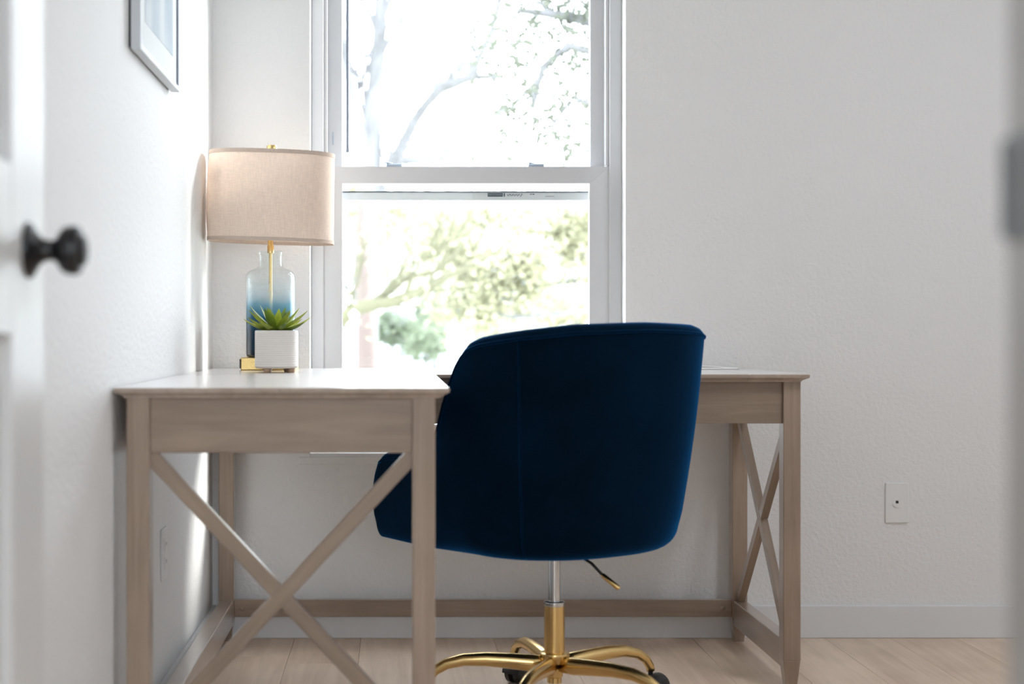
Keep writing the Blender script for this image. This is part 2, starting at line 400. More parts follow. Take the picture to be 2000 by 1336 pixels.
# ---- flush ceiling light added as room fill, unseen above the frame
cl = empty('fill_ceiling_light', (1.70, 2.50, ZC)); tag(cl, 'unseen round flush ceiling light added to fill the room', 'ceiling light')
MB().lathe([(ZC-.03, .19), (ZC-.028, .20), (ZC, .20)], (1.70, 2.50, 0), n=40).build('mount', 'vinyl', cl, True, auto=40)
em, en, el_, eb = newmat('fill_diffuser')
eb.inputs['Base Color'].default_value = (.9, .9, .9, 1); eb.inputs['Emission Color'].default_value = (.93, .98, 1.04, 1); eb.inputs['Emission Strength'].default_value = LAMP
MB().lathe([(ZC-.085, .02), (ZC-.083, .07), (ZC-.072, .13), (ZC-.055, .17), (ZC-.03, .188)], (1.70, 2.50, 0), n=40).build('diffuser', em, cl, True)

# ---- window_1
win = empty('window_1', (.208, 4.27, WZ0)); tag(win, kind='structure')
FY0, FY1 = 4.255, 4.345
fz0 = WZ0+.012
box('frame_jamb', 'vinyl', win, WX0, -.203, FY0, FY1, fz0, WZ1, .002)
box('frame_jamb', 'vinyl', win, .619, WX1, FY0, FY1, fz0, WZ1, .002)
box('frame_head', 'vinyl', win, -.203, .619, FY0, FY1, WZ1-.035, WZ1, .002)
box('frame_sill', 'vinyl', win, -.203, .619, FY0, FY1, fz0, fz0+.02, .002)
for xs in (-.203, .609): box('sash_track', 'vinyl', win, xs, xs+.010, 4.262, FY1, 1.345, WZ1-.035, .001)
def mitred(name, parent, x0, x1, z0, z1, y0, y1, wl_, wr, wt, wb_, mat='vinyl'):
    """four mitred rails round an opening, each an object of its own"""
    out = [(x0, z0), (x1, z0), (x1, z1), (x0, z1)]
    inn = [(x0+wl_, z0+wb_), (x1-wr, z0+wb_), (x1-wr, z1-wt), (x0+wl_, z1-wt)]
    nm = ['bottom_rail', 'stile', 'top_rail', 'stile']
    g = .0004
    for k in range(4):
        j = (k+1) % 4; m = MB()
        q = [out[k], out[j], inn[j], inn[k]]
        cx_ = sum(p[0] for p in q)/4; cz_ = sum(p[1] for p in q)/4
        q = [(p[0]+(cx_-p[0])*g, p[1]+(cz_-p[1])*g) for p in q]
        # slight slope towards the glass, like a vinyl glazing bead
        fr = [Vector((p[0], y0 + (.004 if i >= 2 else 0), p[1])) for i, p in enumerate(q)]
        bk = [Vector((p[0], y1, p[1])) for p in q]
        m.rings([fr, bk])
        m.build(nm[k], mat, parent)
ls = empty('lower_sash', (.208, 4.27, .54)); ls.parent = win; ls.matrix_parent_inverse = parent_matrix(win).inverted()
mitred('lower', ls, -.203, .619, fz0+.02, 1.341, 4.262, 4.294, .053, .056, .048, .055)
us = empty('upper_sash', (.208, 4.31, 1.27)); us.parent = win; us.matrix_parent_inverse = parent_matrix(win).inverted()
mitred('upper', us, -.193, .609, 1.2935, WZ1-.035, 4.299, 4.330, .041, .039, .05, .040)
box('pane', 'glass', ls, -.150, .563, 4.276, 4.280, .59, 1.296)
box('pane', 'glass', us, -.152, .570, 4.312, 4.316, 1.328, 2.07)
box('screen_rail', 'vinyl', win, -.19, .609, 4.336, 4.346, 1.250, 1.274, .001)
box('screen_gasket', 'ink', win, -.19, .609, 4.334, 4.342, 1.2735, 1.2768)
# cam locks on the meeting rail
for lx in (-.005, .405):
    lk = MB(); lk.box(lx-.018, lx+.028, 4.266, 4.29, 1.3405, 1.3500, .002)
    lk.build('sash_lock', 'grey_vinyl', win)
    lv = MB(); lv.tube([(lx, 4.275, 1.351), (lx-.016, 4.270, 1.3525), (lx-.030, 4.266, 1.3545)], [.004, .003, .0022], 8, flat=[.6, .6, .6])
    lv.build('lock_lever', 'grey_vinyl', win, True)
box('tilt_latch', 'grey_vinyl', win, -.1795, -.1765, 4.2975, 4.301, 1.408, 1.446, .0005)
# printed maker's strip at the top of the lower pane (too small to read)
st = MB(); sy = 4.2752
st.box(.270, .314, sy, sy+.0006, 1.2555, 1.2655); st.build('sticker_block', 'ink', win)
st = MB(); st.box(.3165, .320, sy, sy+.0006, 1.2555, 1.2655); 
px_ = .272
gl = MB()
for k in range(9): gl.box(px_+k*.0046, px_+k*.0046+.0028, sy-.0006, sy, 1.2592, 1.2622)
gl.build('sticker_lettering', 'sticker', win)
px_ = .327
for k in range(8):                                  # mirrored slanted lettering
    st.box(px_, px_+.0016, sy, sy+.0006, 1.2575, 1.2630); st.box(px_, px_+.0040, sy, sy+.0006, 1.2615 if k % 2 else 1.2575, 1.2630 if k % 2 else 1.2588); px_ += .0046
st.tube([(.367, sy, 1.2640), (.3705, sy, 1.2615), (.3665, sy, 1.2590), (.3645, sy, 1.2555)], .0011, 6)
for a, b_, z in ((.393, .396, 1.261), (.397, .3985, 1.261), (.400, .405, 1.261)): st.box(a, b_, sy, sy+.0006, z, z+.0028)
for k in range(10): st.box(.437+k*.0026, .4388+k*.0026, sy, sy+.0006, 1.2555, 1.2572)
st.build('sticker_print', 'ink', win)

# glazing of the added side-fill window
w2 = empty('fill_window_2', (XR+.06, (RY0+RY1)/2, RZ0)); tag(w2, kind='structure')
for a, b_, c, d in ((RY0, RY0+.05, RZ0, RZ1), (RY1-.05, RY1, RZ0, RZ1), (RY0+.05, RY1-.05, RZ0, RZ0+.05), (RY0+.05, RY1-.05, RZ1-.05, RZ1)):
    box('frame_rail', 'vinyl', w2, XR+.04, XR+.10, a, b_, c, d, .003)
box('pane', 'glass', w2, XR+.066, XR+.07, RY0+.05, RY1-.05, RZ0+.05, RZ1-.05)

# ---- door opened against the left wall
dr = empty('door_1', (-.44, YF+.005, 0)); tag(dr, kind='structure')
dx0, dx1, dy0, dy1 = -.457, -.422, .975, 1.782
box('stile', 'doorpaint', dr, dx0, dx1, dy1-.150, dy1, .012, 2.03, .002)
box('stile', 'doorpaint', dr, dx0, dx1, dy0, dy0+.12, .012, 2.03, .002)
for z0, z1 in ((.012, .25), (.86, 1.05), (1.90, 2.03)):
    box('rail', 'doorpaint', dr, dx0, dx1, dy0+.12, dy1-.15, z0, z1, .002)
for z0, z1 in ((.25, .86), (1.05, 1.90)):
    p = MB().box(dx0+.010, dx1-.014, dy0+.12, dy1-.15, z0, z1)
    p.box(dx0+.008, dx1-.006, dy0+.16, dy1-.19, z0+.04, z1-.04, .006)
    p.build('panel', 'doorpaint', dr)
KY, KZ = 1.706, .957
k = MB().lathe([(0, .0325), (.004, .0318), (.009, .0235), (.014, .016), (.020, .0125), (.028, .0115), (.033, .0150), (.039, .0245), (.045, .0280), (.055, .0285), (.060, .0262), (.0622, .0185), (.066, .0165), (.068, .010), (.0685, 0)], (dx1, KY, KZ), 'x', 36)
kn = k.build('knob', 'dark', dr, True, auto=40); kn['label'] = 'black round door knob on a stepped rosette'
# door jambs and strike plate
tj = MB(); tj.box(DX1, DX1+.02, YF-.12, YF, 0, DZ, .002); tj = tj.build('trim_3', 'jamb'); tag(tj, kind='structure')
sp_ = MB().box(DX1-.0018, DX1+.002, YF-.042, YF-.002, .921, .990, .0006)
sp_.tube([(DX1-.001, YF-.003, .925), (DX1-.001, YF-.003, .987)], .0045, 8)
s2 = sp_.build('strike_plate', pmat('satin_strike', (.20, .21, .22), .4, .0), tj)
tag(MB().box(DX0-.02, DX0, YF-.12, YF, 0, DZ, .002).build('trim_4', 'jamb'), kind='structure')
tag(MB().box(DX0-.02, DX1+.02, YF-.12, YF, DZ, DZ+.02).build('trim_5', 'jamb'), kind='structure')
# hall-side and room-side casings of the doorway
tag(MB().box(DX1+.006, DX1+.076, YF-.134, YF-.12, 0, DZ+.07, .002).build('trim_6', 'trim'), kind='structure')
tag(MB().box(DX0-.076, DX0-.006, YF-.134, YF-.12, 0, DZ+.07, .002).build('trim_7', 'trim'), kind='structure')
tag(MB().box(DX1+.006, DX1+.076, YF, YF+.014, 0, DZ+.07, .002).build('trim_8', 'trim'), kind='structure')

# ================================================================ DESK
desk = empty('l_shaped_desk', (.25, 3.4, 0))
tag(desk, 'L-shaped greige wooden desk with crossed X-brace ends, set in the window corner', 'desk')
TZ, AZ0, AZ1 = .762, .642, .743
def slab(name, mat, x0, x1, y0, y1, L, R, F, B):
    """board whose flagged edges are undercut with a chamfer; the rest are square with a fine V edge"""
    m = MB(); rr = []
    v = .0016
    for z, e in ((AZ1, .017), (AZ1+.004, .0145), (TZ-.0085, .001), (TZ-.002, 0), (TZ, None)):
        if e is None: i = [.0022]*4
        else: i = [e*f for f in (L, R, F, B)]
        rr.append([Vector((x0+i[0], y0+i[2], z)), Vector((x1-i[1], y0+i[2], z)), Vector((x1-i[1], y1-i[3], z)), Vector((x0+i[0], y1-i[3], z))])
    m.rings(rr)
    return m.build(name, mat, desk, origin=((x0+x1)/2, (y0+y1)/2, TZ))
tl, trr, ty0, tm, tyb = -.509, 1.001, 2.68, 3.56, 4.170
slab('main_top_board', 'topx', tl, .854, tm, tyb, 1, 0, 1, 0)
slab('end_top_board', 'topy', .8545, trr, tm, tyb, 0, 1, 1, 0)
slab('return_top_board', 'topy', tl, .101, ty0, tm-.0006, 1, 1, 1, 0)
def leg(x0, y0):
    s_ = .042; x1, y1 = x0+s_, y0+s_; m = MB(); rr = []
    ct = (x0+x1)/2, (y0+y1)/2
    for z, e in ((0, .0075), (.030, .0045), (.066, .0005), (.0675, .0012), (.069, 0), (AZ1, 0)):
        rr.append([Vector((x0+e, y0+e, z)), Vector((x1-e, y0+e, z)), Vector((x1-e, y1-e, z)), Vector((x0+e, y1-e, z))])
    m.rings(rr); bv = [e for e in m.bm.edges if abs(e.verts[0].co.z-e.verts[1].co.z) > .01]
    bmesh.ops.bevel(m.bm, geom=bv, offset=.0015, segments=1, affect='EDGES')
    return m.build('leg', 'woodz', desk, origin=(ct[0], ct[1], 0))
for lx, ly in ((-.489, 2.70), (.033, 2.70), (-.489, 4.12), (.942, 3.58), (.942, 4.12)): leg(lx, ly)
box('apron', 'woodx', desk, -.447, .033, 2.706, 2.728, AZ0, AZ1, .001)
box('apron', 'woody', desk, -.484, -.464, 2.742, 4.12, AZ0, AZ1, .001)
box('apron', 'woody', desk, .050, .070, 2.742, 3.588, AZ0, AZ1, .001)
box('apron', 'woodx', desk, .050, .942, 3.588, 3.610, AZ0, AZ1, .001)
box('apron', 'woody', desk, .957, .977, 3.622, 4.12, AZ0, AZ1, .001)
bs = box('stretcher', 'woodx', desk, -.447, .942, 4.124, 4.146, .070, .117, .0015)
for dxp in (-.425, .915):
    d = MB().lathe([(0, .0), (.0008, .0065), (.0022, .0060), (.0024, 0)], (dxp, 4.1238, .0935), 'y', 14)
    for v in d.bm.verts: v.co.y = 4.1238-(v.co.y-4.1238)
    d.build('dowel_cap', 'woodz', bs, True)
box('stretcher', 'woody', desk, .945, .981, 3.622, 4.12, .046, .115, .0015)
box('stretcher', 'woody', desk, -.487, -.449, 2.742, 4.12, .046, .115, .0015)
box('stretcher', 'woodx', desk, -.447, .033, 2.703, 2.739, .046, .115, .0015)
def brace(p0, p1, w_, t_, thick_axis):
    p0, p1 = Vector(p0), Vector(p1); d = p1-p0; L = d.length; d.normalize()
    m = MB().box(-L/2, L/2, -t_/2, t_/2, -w_/2, w_/2, .0012)
    ta = Vector(thick_axis); zz = d.cross(ta).normalized()
    R = Matrix((d, ta, zz)).transposed().to_4x4(); R.translation = (p0+p1)/2
    o_ = m.build('brace', 'woodx', None); o_.matrix_world = R
    loc, rot, sc = R.decompose(); o_.location = loc; o_.rotation_euler = rot.to_euler()
    o_.parent = desk; o_.matrix_parent_inverse = parent_matrix(desk).inverted()
    return o_
e = .012
brace((-.447-e*.2, 2.719, .115+e*.3), (.033+e*.2, 2.719, .642-e*.3), .0285, .018, (0, 1, 0))
cx_, cz_ = (-.447+.033)/2, (.115+.642)/2
ux, uz = (.033+.447), -(.642-.115); ul = math.hypot(ux, uz); ux /= ul; uz /= ul
brace((-.447-e*.2, 2.7205, .642-e*.3), (cx_-ux*.0125, 2.7205, cz_-uz*.0125), .0285, .018, (0, 1, 0))
brace((cx_+ux*.0125, 2.7205, cz_+uz*.0125), (.033+e*.2, 2.7205, .115+e*.3), .0285, .018, (0, 1, 0))
brace((.963, 3.622-e*.2, .115+e*.3), (.963, 4.12+e*.2, .642-e*.3), .027, .020, (1, 0, 0))
cy_ = (3.622+4.12)/2; uy, uz = (4.12-3.622), -(.642-.115); ul = math.hypot(uy, uz); uy /= ul; uz /= ul
brace((.9645, 3.622-e*.2, .642-e*.3), (.9645, cy_-uy*.0125, cz_-uz*.0125), .027, .020, (1, 0, 0))
brace((.9645, cy_+uy*.0125, cz_+uz*.0125), (.9645, 4.12+e*.2, .115+e*.3), .027, .020, (1, 0, 0))

# ================================================================ CHAIR
CX, CY, TH = .363, 3.352, math.radians(34)
chair = empty('swivel_chair', (CX, CY, 0)); chair.rotation_euler = (0, 0, TH)
tag(chair, 'navy velvet swivel desk chair on a gold five-star base with casters', 'chair')
def cbuild(m, name, mat, smooth=True, auto=None, parent=None):
    o_ = m.build(name, mat, None, smooth, auto=auto); o_.parent = parent or chair; return o_
ZB, ZT = .378, .885
def outline(t, a, b, c):
    """t in [-1,1]; 0 = middle of the back; local x right, y forward"""
    s_ = 1 if t >= 0 else -1; q = abs(t)
    if q < .62:
        ph = q/.62*PI/2; n_ = 2.35
        x_ = a*abs(math.sin(ph))**(2/n_); y_ = -b*abs(math.cos(ph))**(2/n_)
    else:
        k_ = (q-.62)/.38; x_ = a - .012*k_*k_; y_ = c*k_
    return Vector((s_*x_, y_))
def sm(a, b, x): 
    x = max(0, min(1, (x-a)/(b-a))); return x*x*(3-2*x)
HT = [(0, .885), (.2, .880), (.36, .868), (.44, .860), (.49, .854), (.525, .845), (.552, .828), (.575, .805), (.60, .770), (.63, .720), (.66, .672), (.69, .634), (.75, .608), (.85, .596), (.93, .588), (.965, .582), (.985, .572), (1.0, .548)]
def top_h(t):
    q = abs(t)
    for (q0, h0), (q1, h1) in zip(HT, HT[1:]):
        if q <= q1 + 1e-9: return h0+(h1-h0)*(q-q0)/(q1-q0)
    return HT[-1][1]
NU = 160
ts = []
for i in range(NU+1): ts.append(-1+2*i/NU)
def at(t, z, inset):
    k_ = (z-ZB)/(ZT-ZB); q = abs(t); fl_ = 1-.75*sm(.64, 1, q)
    a = .270+.058*k_*fl_; b = .245+.068*k_; c = .348-.016*k_
    dt = .004
    p = outline(t, a, b, c); p0 = outline(max(-1, t-dt), a, b, c); p1 = outline(min(1, t+dt), a, b, c)
    tg = (p1-p0).normalized(); nrm = Vector((-tg.y, tg.x))       # points inward
    if nrm.dot(Vector((0, .02))-p) < 0: nrm = -nrm
    p = p + nrm*inset
    return Vector((p.x, p.y, z))
TK = .052
m = MB(); cols = []
for t in ts:
    h = top_h(t); prof = []
    for z, ins in [(ZB+.046*(1-math.sin(q)), .003+.052*(1-.6*sm(.6, .8, abs(t)))*(1-math.cos(q))) for q in [PI/2*(1-j/7) for j in range(7)]]: prof.append(at(t, z, ins))
    for k_ in range(1, 13): 
        z = ZB+.046+(h-.022-ZB-.046)*k_/12; bulge = -.006*math.sin(PI*k_/12); prof.append(at(t, z, bulge))
    for k_ in range(1, 7):
        a_ = PI*k_/7; prof.append(at(t, h-.022+.022*math.sin(a_), TK/2-TK/2*math.cos(a_)))
    for k_ in range(0, 7):
        z = h-.022+(.435-h+.022)*k_/6; prof.append(at(t, z, TK+.006*math.sin(PI*k_/6)))
    cols.append(prof)
m.rings(cols, True, True, closed=True)
cbuild(m, 'shell', 'velvet', True, 50)
# piping round the outer rim and the two back seams
pp = MB(); pts = []
for t in ts[2:-2]: pts.append(at(t, top_h(t)-.019, -.0005))
pp.tube(pts, .0032, 6); cbuild(pp, 'piping', 'velvet')
for ts_ in (-.36, .36):
    pts = [p_ for p_ in cols[round((ts_+1)/2*NU)][2:19]]
    cbuild(MB().tube(pts, .0022, 6), 'seam', 'velvet')
# seat cushion and underside pan
m = MB(); rr = []
for z, ins in ((.380, .075), (.382, .058), (.440, .058), (.462, .062), (.474, .075), (.478, .10)):
    rr.append([at(t, ZB+.05, 0) for t in ()] + [Vector((*(at(t, .42, ins).xy + Vector((0, (-.012 if z > .47 else .004)*(1 if abs(t) > .9 else 0)))), z)) for t in ts[::2]])
m.rings(rr); cbuild(m, 'seat', 'velvet', True, 50)
cbuild(MB().box(-.06, .06, -.05, .07, .356, .380, .006), 'mounting_plate', 'rubber', False)
# gas lift
cbuild(MB().lathe([(.245, .0135), (.356, .0135)], n=20), 'gas_rod', 'chrome', True, 40)
cbuild(MB().lathe([(.110, .0235), (.244, .0235), (.2445, .020)], n=28), 'column', 'gold', True, 40)
cbuild(MB().lathe([(.2442, .016), (.2442, .0238), (.2475, .0242), (.2535, .0238), (.2548, .0215), (.2548, .0140)], n=28), 'column_cap', 'chrome', True, 40)
cbuild(MB().lathe([(.070, .012), (.070, .0165), (.082, .0165), (.084, .019), (.112, .0225), (.118, .030), (.128, .033), (.134, .0345), (.138, .033), (.140, .0255), (.140, .02)], n=30), 'hub', 'gold', True, 40)
R0 = .288
for k_, deg in enumerate((176, 104, 32, -40, 248)):
    a_ = math.radians(deg)-TH; c_, s_ = math.cos(a_), math.sin(a_)
    def P(r, z): return (c_*r, s_*r, z)
    m = MB()
    m.tube([P(.016, .112), P(.05, .113), (*P(.10, .117)[:2], .117), P(.155, .120), P(.205, .118), P(.245, .108), P(.272, .092), P(.286, .072), P(.289, .062)],
           [.0145, .0165, .0155, .0145, .0135, .0125, .0115, .0105, .010], 14, flat=[1.15, 1.2, 1.15, 1.1, 1.05, 1, 1, 1, 1])
    lg = cbuild(m, 'base_leg', 'gold')
    # caster: two wheels, hood and stem
    cs = MB(); cs.lathe([(.050, .006), (.064, .006)], P(R0, 0), n=10)
    cst = cbuild(cs, 'caster', 'rubber', True, 40)
    sw = math.radians((35, 100, 20, -30, 160)[k_]); wx, wy = math.cos(sw), math.sin(sw)
    bx, by = P(R0, 0)[0]+wy*.012, P(R0, 0)[1]-wx*.012
    for sgn in (-1, 1):
        wv = MB(); prof = [(-.0085, .010), (-.0085, .021), (-.006, .0250), (.006, .0250), (.0085, .021), (.0085, .010)]
        rings = []
        for h_, r_ in prof:
            rings.append([Vector((bx+wx*(sgn*.0135+h_)+(-wy)*math.cos(q)*r_, by+wy*(sgn*.0135+h_)+wx*math.cos(q)*r_, .0252+math.sin(q)*r_)) for q in [2*PI*j/18 for j in range(18)]])
        wv.rings(rings); cbuild(wv, 'wheel', 'rubber', True, 40, cst)
    hd = MB(); rings = []
    for h_ in (-.026, -.020, .020, .026):
        r_ = .029 if abs(h_) < .025 else .026
        rings.append([Vector((bx+wx*h_+(-wy)*math.cos(q)*r_, by+wy*h_+wx*math.cos(q)*r_, .0265+math.sin(q)*r_)) for q in [PI*j/10 for j in range(11)]])
    hd.rings(rings); cbuild(hd, 'hood', 'rubber', True, 40, cst)
# tilt lever: black rod and gold grip (points to the right, a little down)
def LW(x_, y_, z_):   # world offset from the column -> chair local
    v = Matrix.Rotation(-TH, 3, 'Z') @ Vector((x_, y_, 0)); return (v.x, v.y, z_)
cbuild(MB().tube([LW(.02, -.02, .368), LW(.055, -.055, .362), LW(.075, -.07, .350), LW(.098, -.085, .326)], .0035, 8), 'lever_rod', 'rubber')
cbuild(MB().tube([LW(.096, -.084, .328), LW(.099, -.086, .325), LW(.129, -.104, .302), LW(.131, -.105, .300)], [.004, .0058, .0058, .0045], 12), 'lever_grip', 'gold', True, 40)

# ================================================================ LAMP
LX, LY = -.334, 3.995
lamp = empty('table_lamp', (LX, LY, TZ))
tag(lamp, 'table lamp with beige oval linen shade and blue ombre glass bottle base on the desk', 'lamp')
box('base', 'brass', lamp, LX-.075, LX+.072, LY-.055, LY+.055, TZ, TZ+.034, .0025, 2)
box('switch', 'rubber', lamp, LX-.0785, LX-.0745, LY-.052, LY-.018, TZ+.005, TZ+.030, .001)
bz = TZ+.034
prof = [(bz, .058), (bz+.002, .0640), (bz+.010, .0660), (bz+.214, .0660), (bz+.222, .0650), (bz+.230, .0600), (bz+.2365, .0480), (bz+.241, .0365), (bz+.247, .0312), (bz+.275, .0305), (bz+.281, .0325), (bz+.286, .0325), (bz+.2875, .0300)]
MB().lathe(prof, (LX, LY, 0), n=40, caps=False).build('bottle', 'ombre', lamp, True, origin=(LX, LY, TZ))
MB().lathe([(bz, .0045), (bz+.28, .0045), (bz+.281, .009), (bz+.300, .009), (bz+.302, .0075), (bz+.55, .0055)], (LX, LY, 0), n=16).build('rod', 'brass', lamp, True, auto=40)
SZ0, SZ1 = 1.106, 1.346
TL = math.radians(1.9)
def shade_pt(ang, z, off=0.0):
    n_ = 2.5; c_, s_ = math.cos(ang), math.sin(ang)
    k_ = (z-SZ0)/(SZ1-SZ0)
    a = (.170 - .002*k_)+off; b = .100+off
    x_ = a*math.copysign(abs(c_)**(2/n_), c_); y_ = b*math.copysign(abs(s_)**(2/n_), s_)
    if c_ < -.75: x_ -= .006*math.sin(PI*k_)*((-c_-.75)/.25)        # slightly dented side
    zz = z-1.226
    return Vector((LX+.003 + x_*math.cos(TL) + zz*math.sin(TL)*.6, LY-.005+y_, 1.226 + zz*math.cos(TL) - x_*math.sin(TL)))
def band(name, mat, z0, z1, off, thick, nz):
    m = MB(); N_ = 72; rr = []
    zs = [z0+(z1-z0)*i/nz for i in range(nz+1)]
    outer = [[shade_pt(2*PI*k/N_, z, off) for k in range(N_)] for z in zs]
    inner = [[shade_pt(2*PI*k/N_, z, off-thick) for k in range(N_)] for z in reversed(zs)]
    m.rings(outer+inner+[outer[0]], False, False)
    bmesh.ops.remove_doubles(m.bm, verts=list(m.bm.verts), dist=1e-6)
    return m.build(name, mat, lamp, True, origin=(LX, LY, TZ), auto=50)
sh = band('lamp_shade', 'linen', SZ0, SZ1, 0, .0012, 8)
band('shade_trim', 'linen_trim', SZ1-.0095, SZ1+.001, .0011, .0022, 1)
band('shade_trim', 'linen_trim', SZ0-.001, SZ0+.0085, .0011, .0022, 1)
for a_ in (0.2, PI/2, PI-.2, -PI/2):
    q = shade_pt(a_, SZ1-.012, -.002); MB().tube([(LX, LY, SZ1-.012), q], .0016, 6).build('spoke', 'brass', lamp, True)
MB().lathe([(SZ1-.014, .012), (SZ1-.010, .012), (SZ1-.010, .004), (SZ1+.004, .004), (SZ1+.005, .011), (SZ1+.009, .0145), (SZ1+.019, .0145), (SZ1+.022, .0125), (SZ1+.0225, 0)], (LX+.004, LY, 0), n=20).build('finial', 'brass', lamp, True, auto=40)

# ================================================================ SUCCULENT
PX, PY = -.298, 3.745
plant = empty('potted_succulent', (PX, PY, TZ))
tag(plant, 'small green succulent in a ribbed white ceramic pot in front of the lamp', 'potted plant')
fz = TZ+.010
prof = [(fz, .046), (fz+.001, .0515), (fz+.004, .0540)]
for i in range(1, 17):
    z = fz+.004+i*.0054; prof += [(z-.0030, .0550), (z-.0012, .0550), (z-.0002, .05435)]
zt = fz+.004+16*.0054
prof += [(zt+.003, .0548), (zt+.0055, .0535), (zt+.0055, .0500), (zt-.004, .0485), (zt-.012, .0475)]
MB().lathe(prof, (PX, PY, 0), n=48).build('pot', 'ceramic', plant, True, origin=(PX, PY, TZ), auto=60)
MB().lathe([(zt-.012, .047), (zt-.004, .047), (zt-.001, .03), (zt, .0)], (PX, PY, 0), n=24).build('soil', 'soil', plant, True)
for a_ in (-2.1, -.40, .9, 2.2):
    MB().lathe([(TZ, .0075), (TZ+.002, .0092), (TZ+.0105, .0105)], (PX+.041*math.cos(a_), PY+.041*math.sin(a_), 0), n=14).build('foot', 'footwood', plant, True)
def leaf_mesh(L, W, curl, az, el, base_r, z0):
    m = MB(); rings = []; n_ = 9
    d = Vector((math.cos(az), math.sin(az), 0)); sd_ = Vector((-math.sin(az), math.cos(az), 0))
    p = Vector((PX, PY, z0)) + d*base_r; ang = el
    for i in range(n_+1):
        u = i/n_
        wd = W*(0.62+.9*u if u < .42 else 1.0*max(0, (1-u)/.58)**.75)*.5; wd = max(wd, .0004)
        th = max(.0032*(1-u)**.6*(W/.016), .0003)
        dirv = d*math.cos(ang)+Vector((0, 0, 1))*math.sin(ang); nv = -d*math.sin(ang)+Vector((0, 0, 1))*math.cos(ang)
        rings.append([p-sd_*wd+nv*wd*.35, p-nv*th, p+sd_*wd+nv*wd*.35, p+nv*th*.25])
        p = p+dirv*(L/n_); ang += curl/n_
    m.rings(rings); return m
rnd = random.Random(11)
zl = zt+.001
specs = []
for k_ in range(9): specs.append((.078+.014*rnd.random(), .024, .55, 2*PI*k_/9+.15+rnd.uniform(-.12, .12), .02+rnd.uniform(0, .2), .014, zl+.004))
for k_ in range(8): specs.append((.070+.016*rnd.random(), .024, .45, 2*PI*k_/8+.5+rnd.uniform(-.15, .15), .48+rnd.uniform(-.1, .15), .010, zl+.008))
for k_ in range(6): specs.append((.050+.012*rnd.random(), .022, .35, 2*PI*k_/6+rnd.uniform(-.2, .2), .95+rnd.uniform(-.12, .15), .006, zl+.012))
for k_ in range(4): specs.append((.034, .013, .15, 2*PI*k_/4+.4, 1.3, .003, zl+.014))
specs.append((.072, .014, .2, 2.75, .98, .012, zl+.006))
for s_ in specs: leaf_mesh(*s_).build('leaf', 'succulent', plant, True, origin=(PX, PY, TZ), auto=70)
MB().lathe([(zl-.006, .012), (zl+.012, .009), (zl+.016, .004)], (PX, PY, 0), n=10).build('stem', 'succulent', plant, True)

# ================================================================ PICTURE
pf = empty('picture_frame', (XL, 3.12, 1.411)); tag(pf, 'white box-framed blue-grey art print hanging on the left wall', 'picture')
fy0, fy1, pz0, pz1, fx = 2.86, 3.375, 1.411, 2.12, -.490
bt = .012
for a, b_, c, d in ((fy0, fy0+bt, pz0, pz1), (fy1-bt, fy1, pz0, pz1), (fy0+bt, fy1-bt, pz0, pz0+bt), (fy0+bt, fy1-bt, pz1-bt, pz1)):
    box('frame_side', 'frame', pf, XL+.0045, fx, a, b_, c, d, .0008)
box('backing', 'hole', pf, XL+.0005, XL+.0045, fy0+.001, fy1-.006, pz0+.004, pz1-.004)
box('mat', 'mat_board', pf, fx-.0075, fx-.0045, fy0+bt, fy1-bt, pz0+bt, pz1-bt)
pr = box('print', 'print', pf, fx-.0045, fx-.0038, fy0+.075, fy1-.075, pz0+.068, pz1-.075)
MB().box(fx-.0038, fx-.0034, fy0+.074, fy1-.074, pz0+.230, pz0+.232).build('horizon_line', 'mat_board', pr)
box('lip_shadow', 'lip_shadow', pf, fx-.0045, fx-.001, fy1-bt-.004, fy1-bt, pz0+bt, pz1-bt)  # dark strip painted as the shadow of the inner frame lip

# ================================================================ WALL PLATES
jx, jz = 1.4217, .381
jk = empty('phone_jack_plate', (jx, YB, jz)); tag(jk, 'white wall plate with a round phone jack, right of the desk', 'wall plate')
box('plate', 'plate', jk, jx-.033, jx+.033, YB-.0055, YB, jz-.057, jz+.057, .0025, 2)
def disk(name, mat, par, x_, z_, r_, y0, y1, n=20):
    MB().lathe([(y0, r_*.98), (y1, r_)], (x_, 0, z_), 'y', n).build(name, mat, par, True, auto=40)
disk('jack_ring', 'plate', jk, jx-.001, jz, .0125, YB-.0085, YB-.005)
box('jack_socket', 'hole', jk, jx-.005, jx+.003, YB-.0092, YB-.0083, jz-.001, jz+.0065, .0003)
for sg in (-1, 1): disk('screw', 'plate', jk, jx, jz+sg*.042, .003, YB-.0063, YB-.005, 10)
oy, oz = 3.287, .372
ol = empty('outlet_plate', (XL, oy, oz)); tag(ol, 'white electrical outlet plate low on the left wall under the desk', 'wall plate')
box('plate', 'plate', ol, XL, XL+.0055, oy-.036, oy+.036, oz-.057, oz+.057, .0025, 2)
for sg in (-1, 1):
    rc = box('receptacle', 'plate', ol, XL+.0052, XL+.0075, oy-.0165, oy+.0165, oz+sg*.0195-.0145, oz+sg*.0195+.0145, .001)
    for q in (-.006, .006): MB().box(XL+.0073, XL+.0077, oy+q-.001, oy+q+.001, oz+sg*.0195-.002, oz+sg*.0195+.006).build('slot', 'hole', rc)

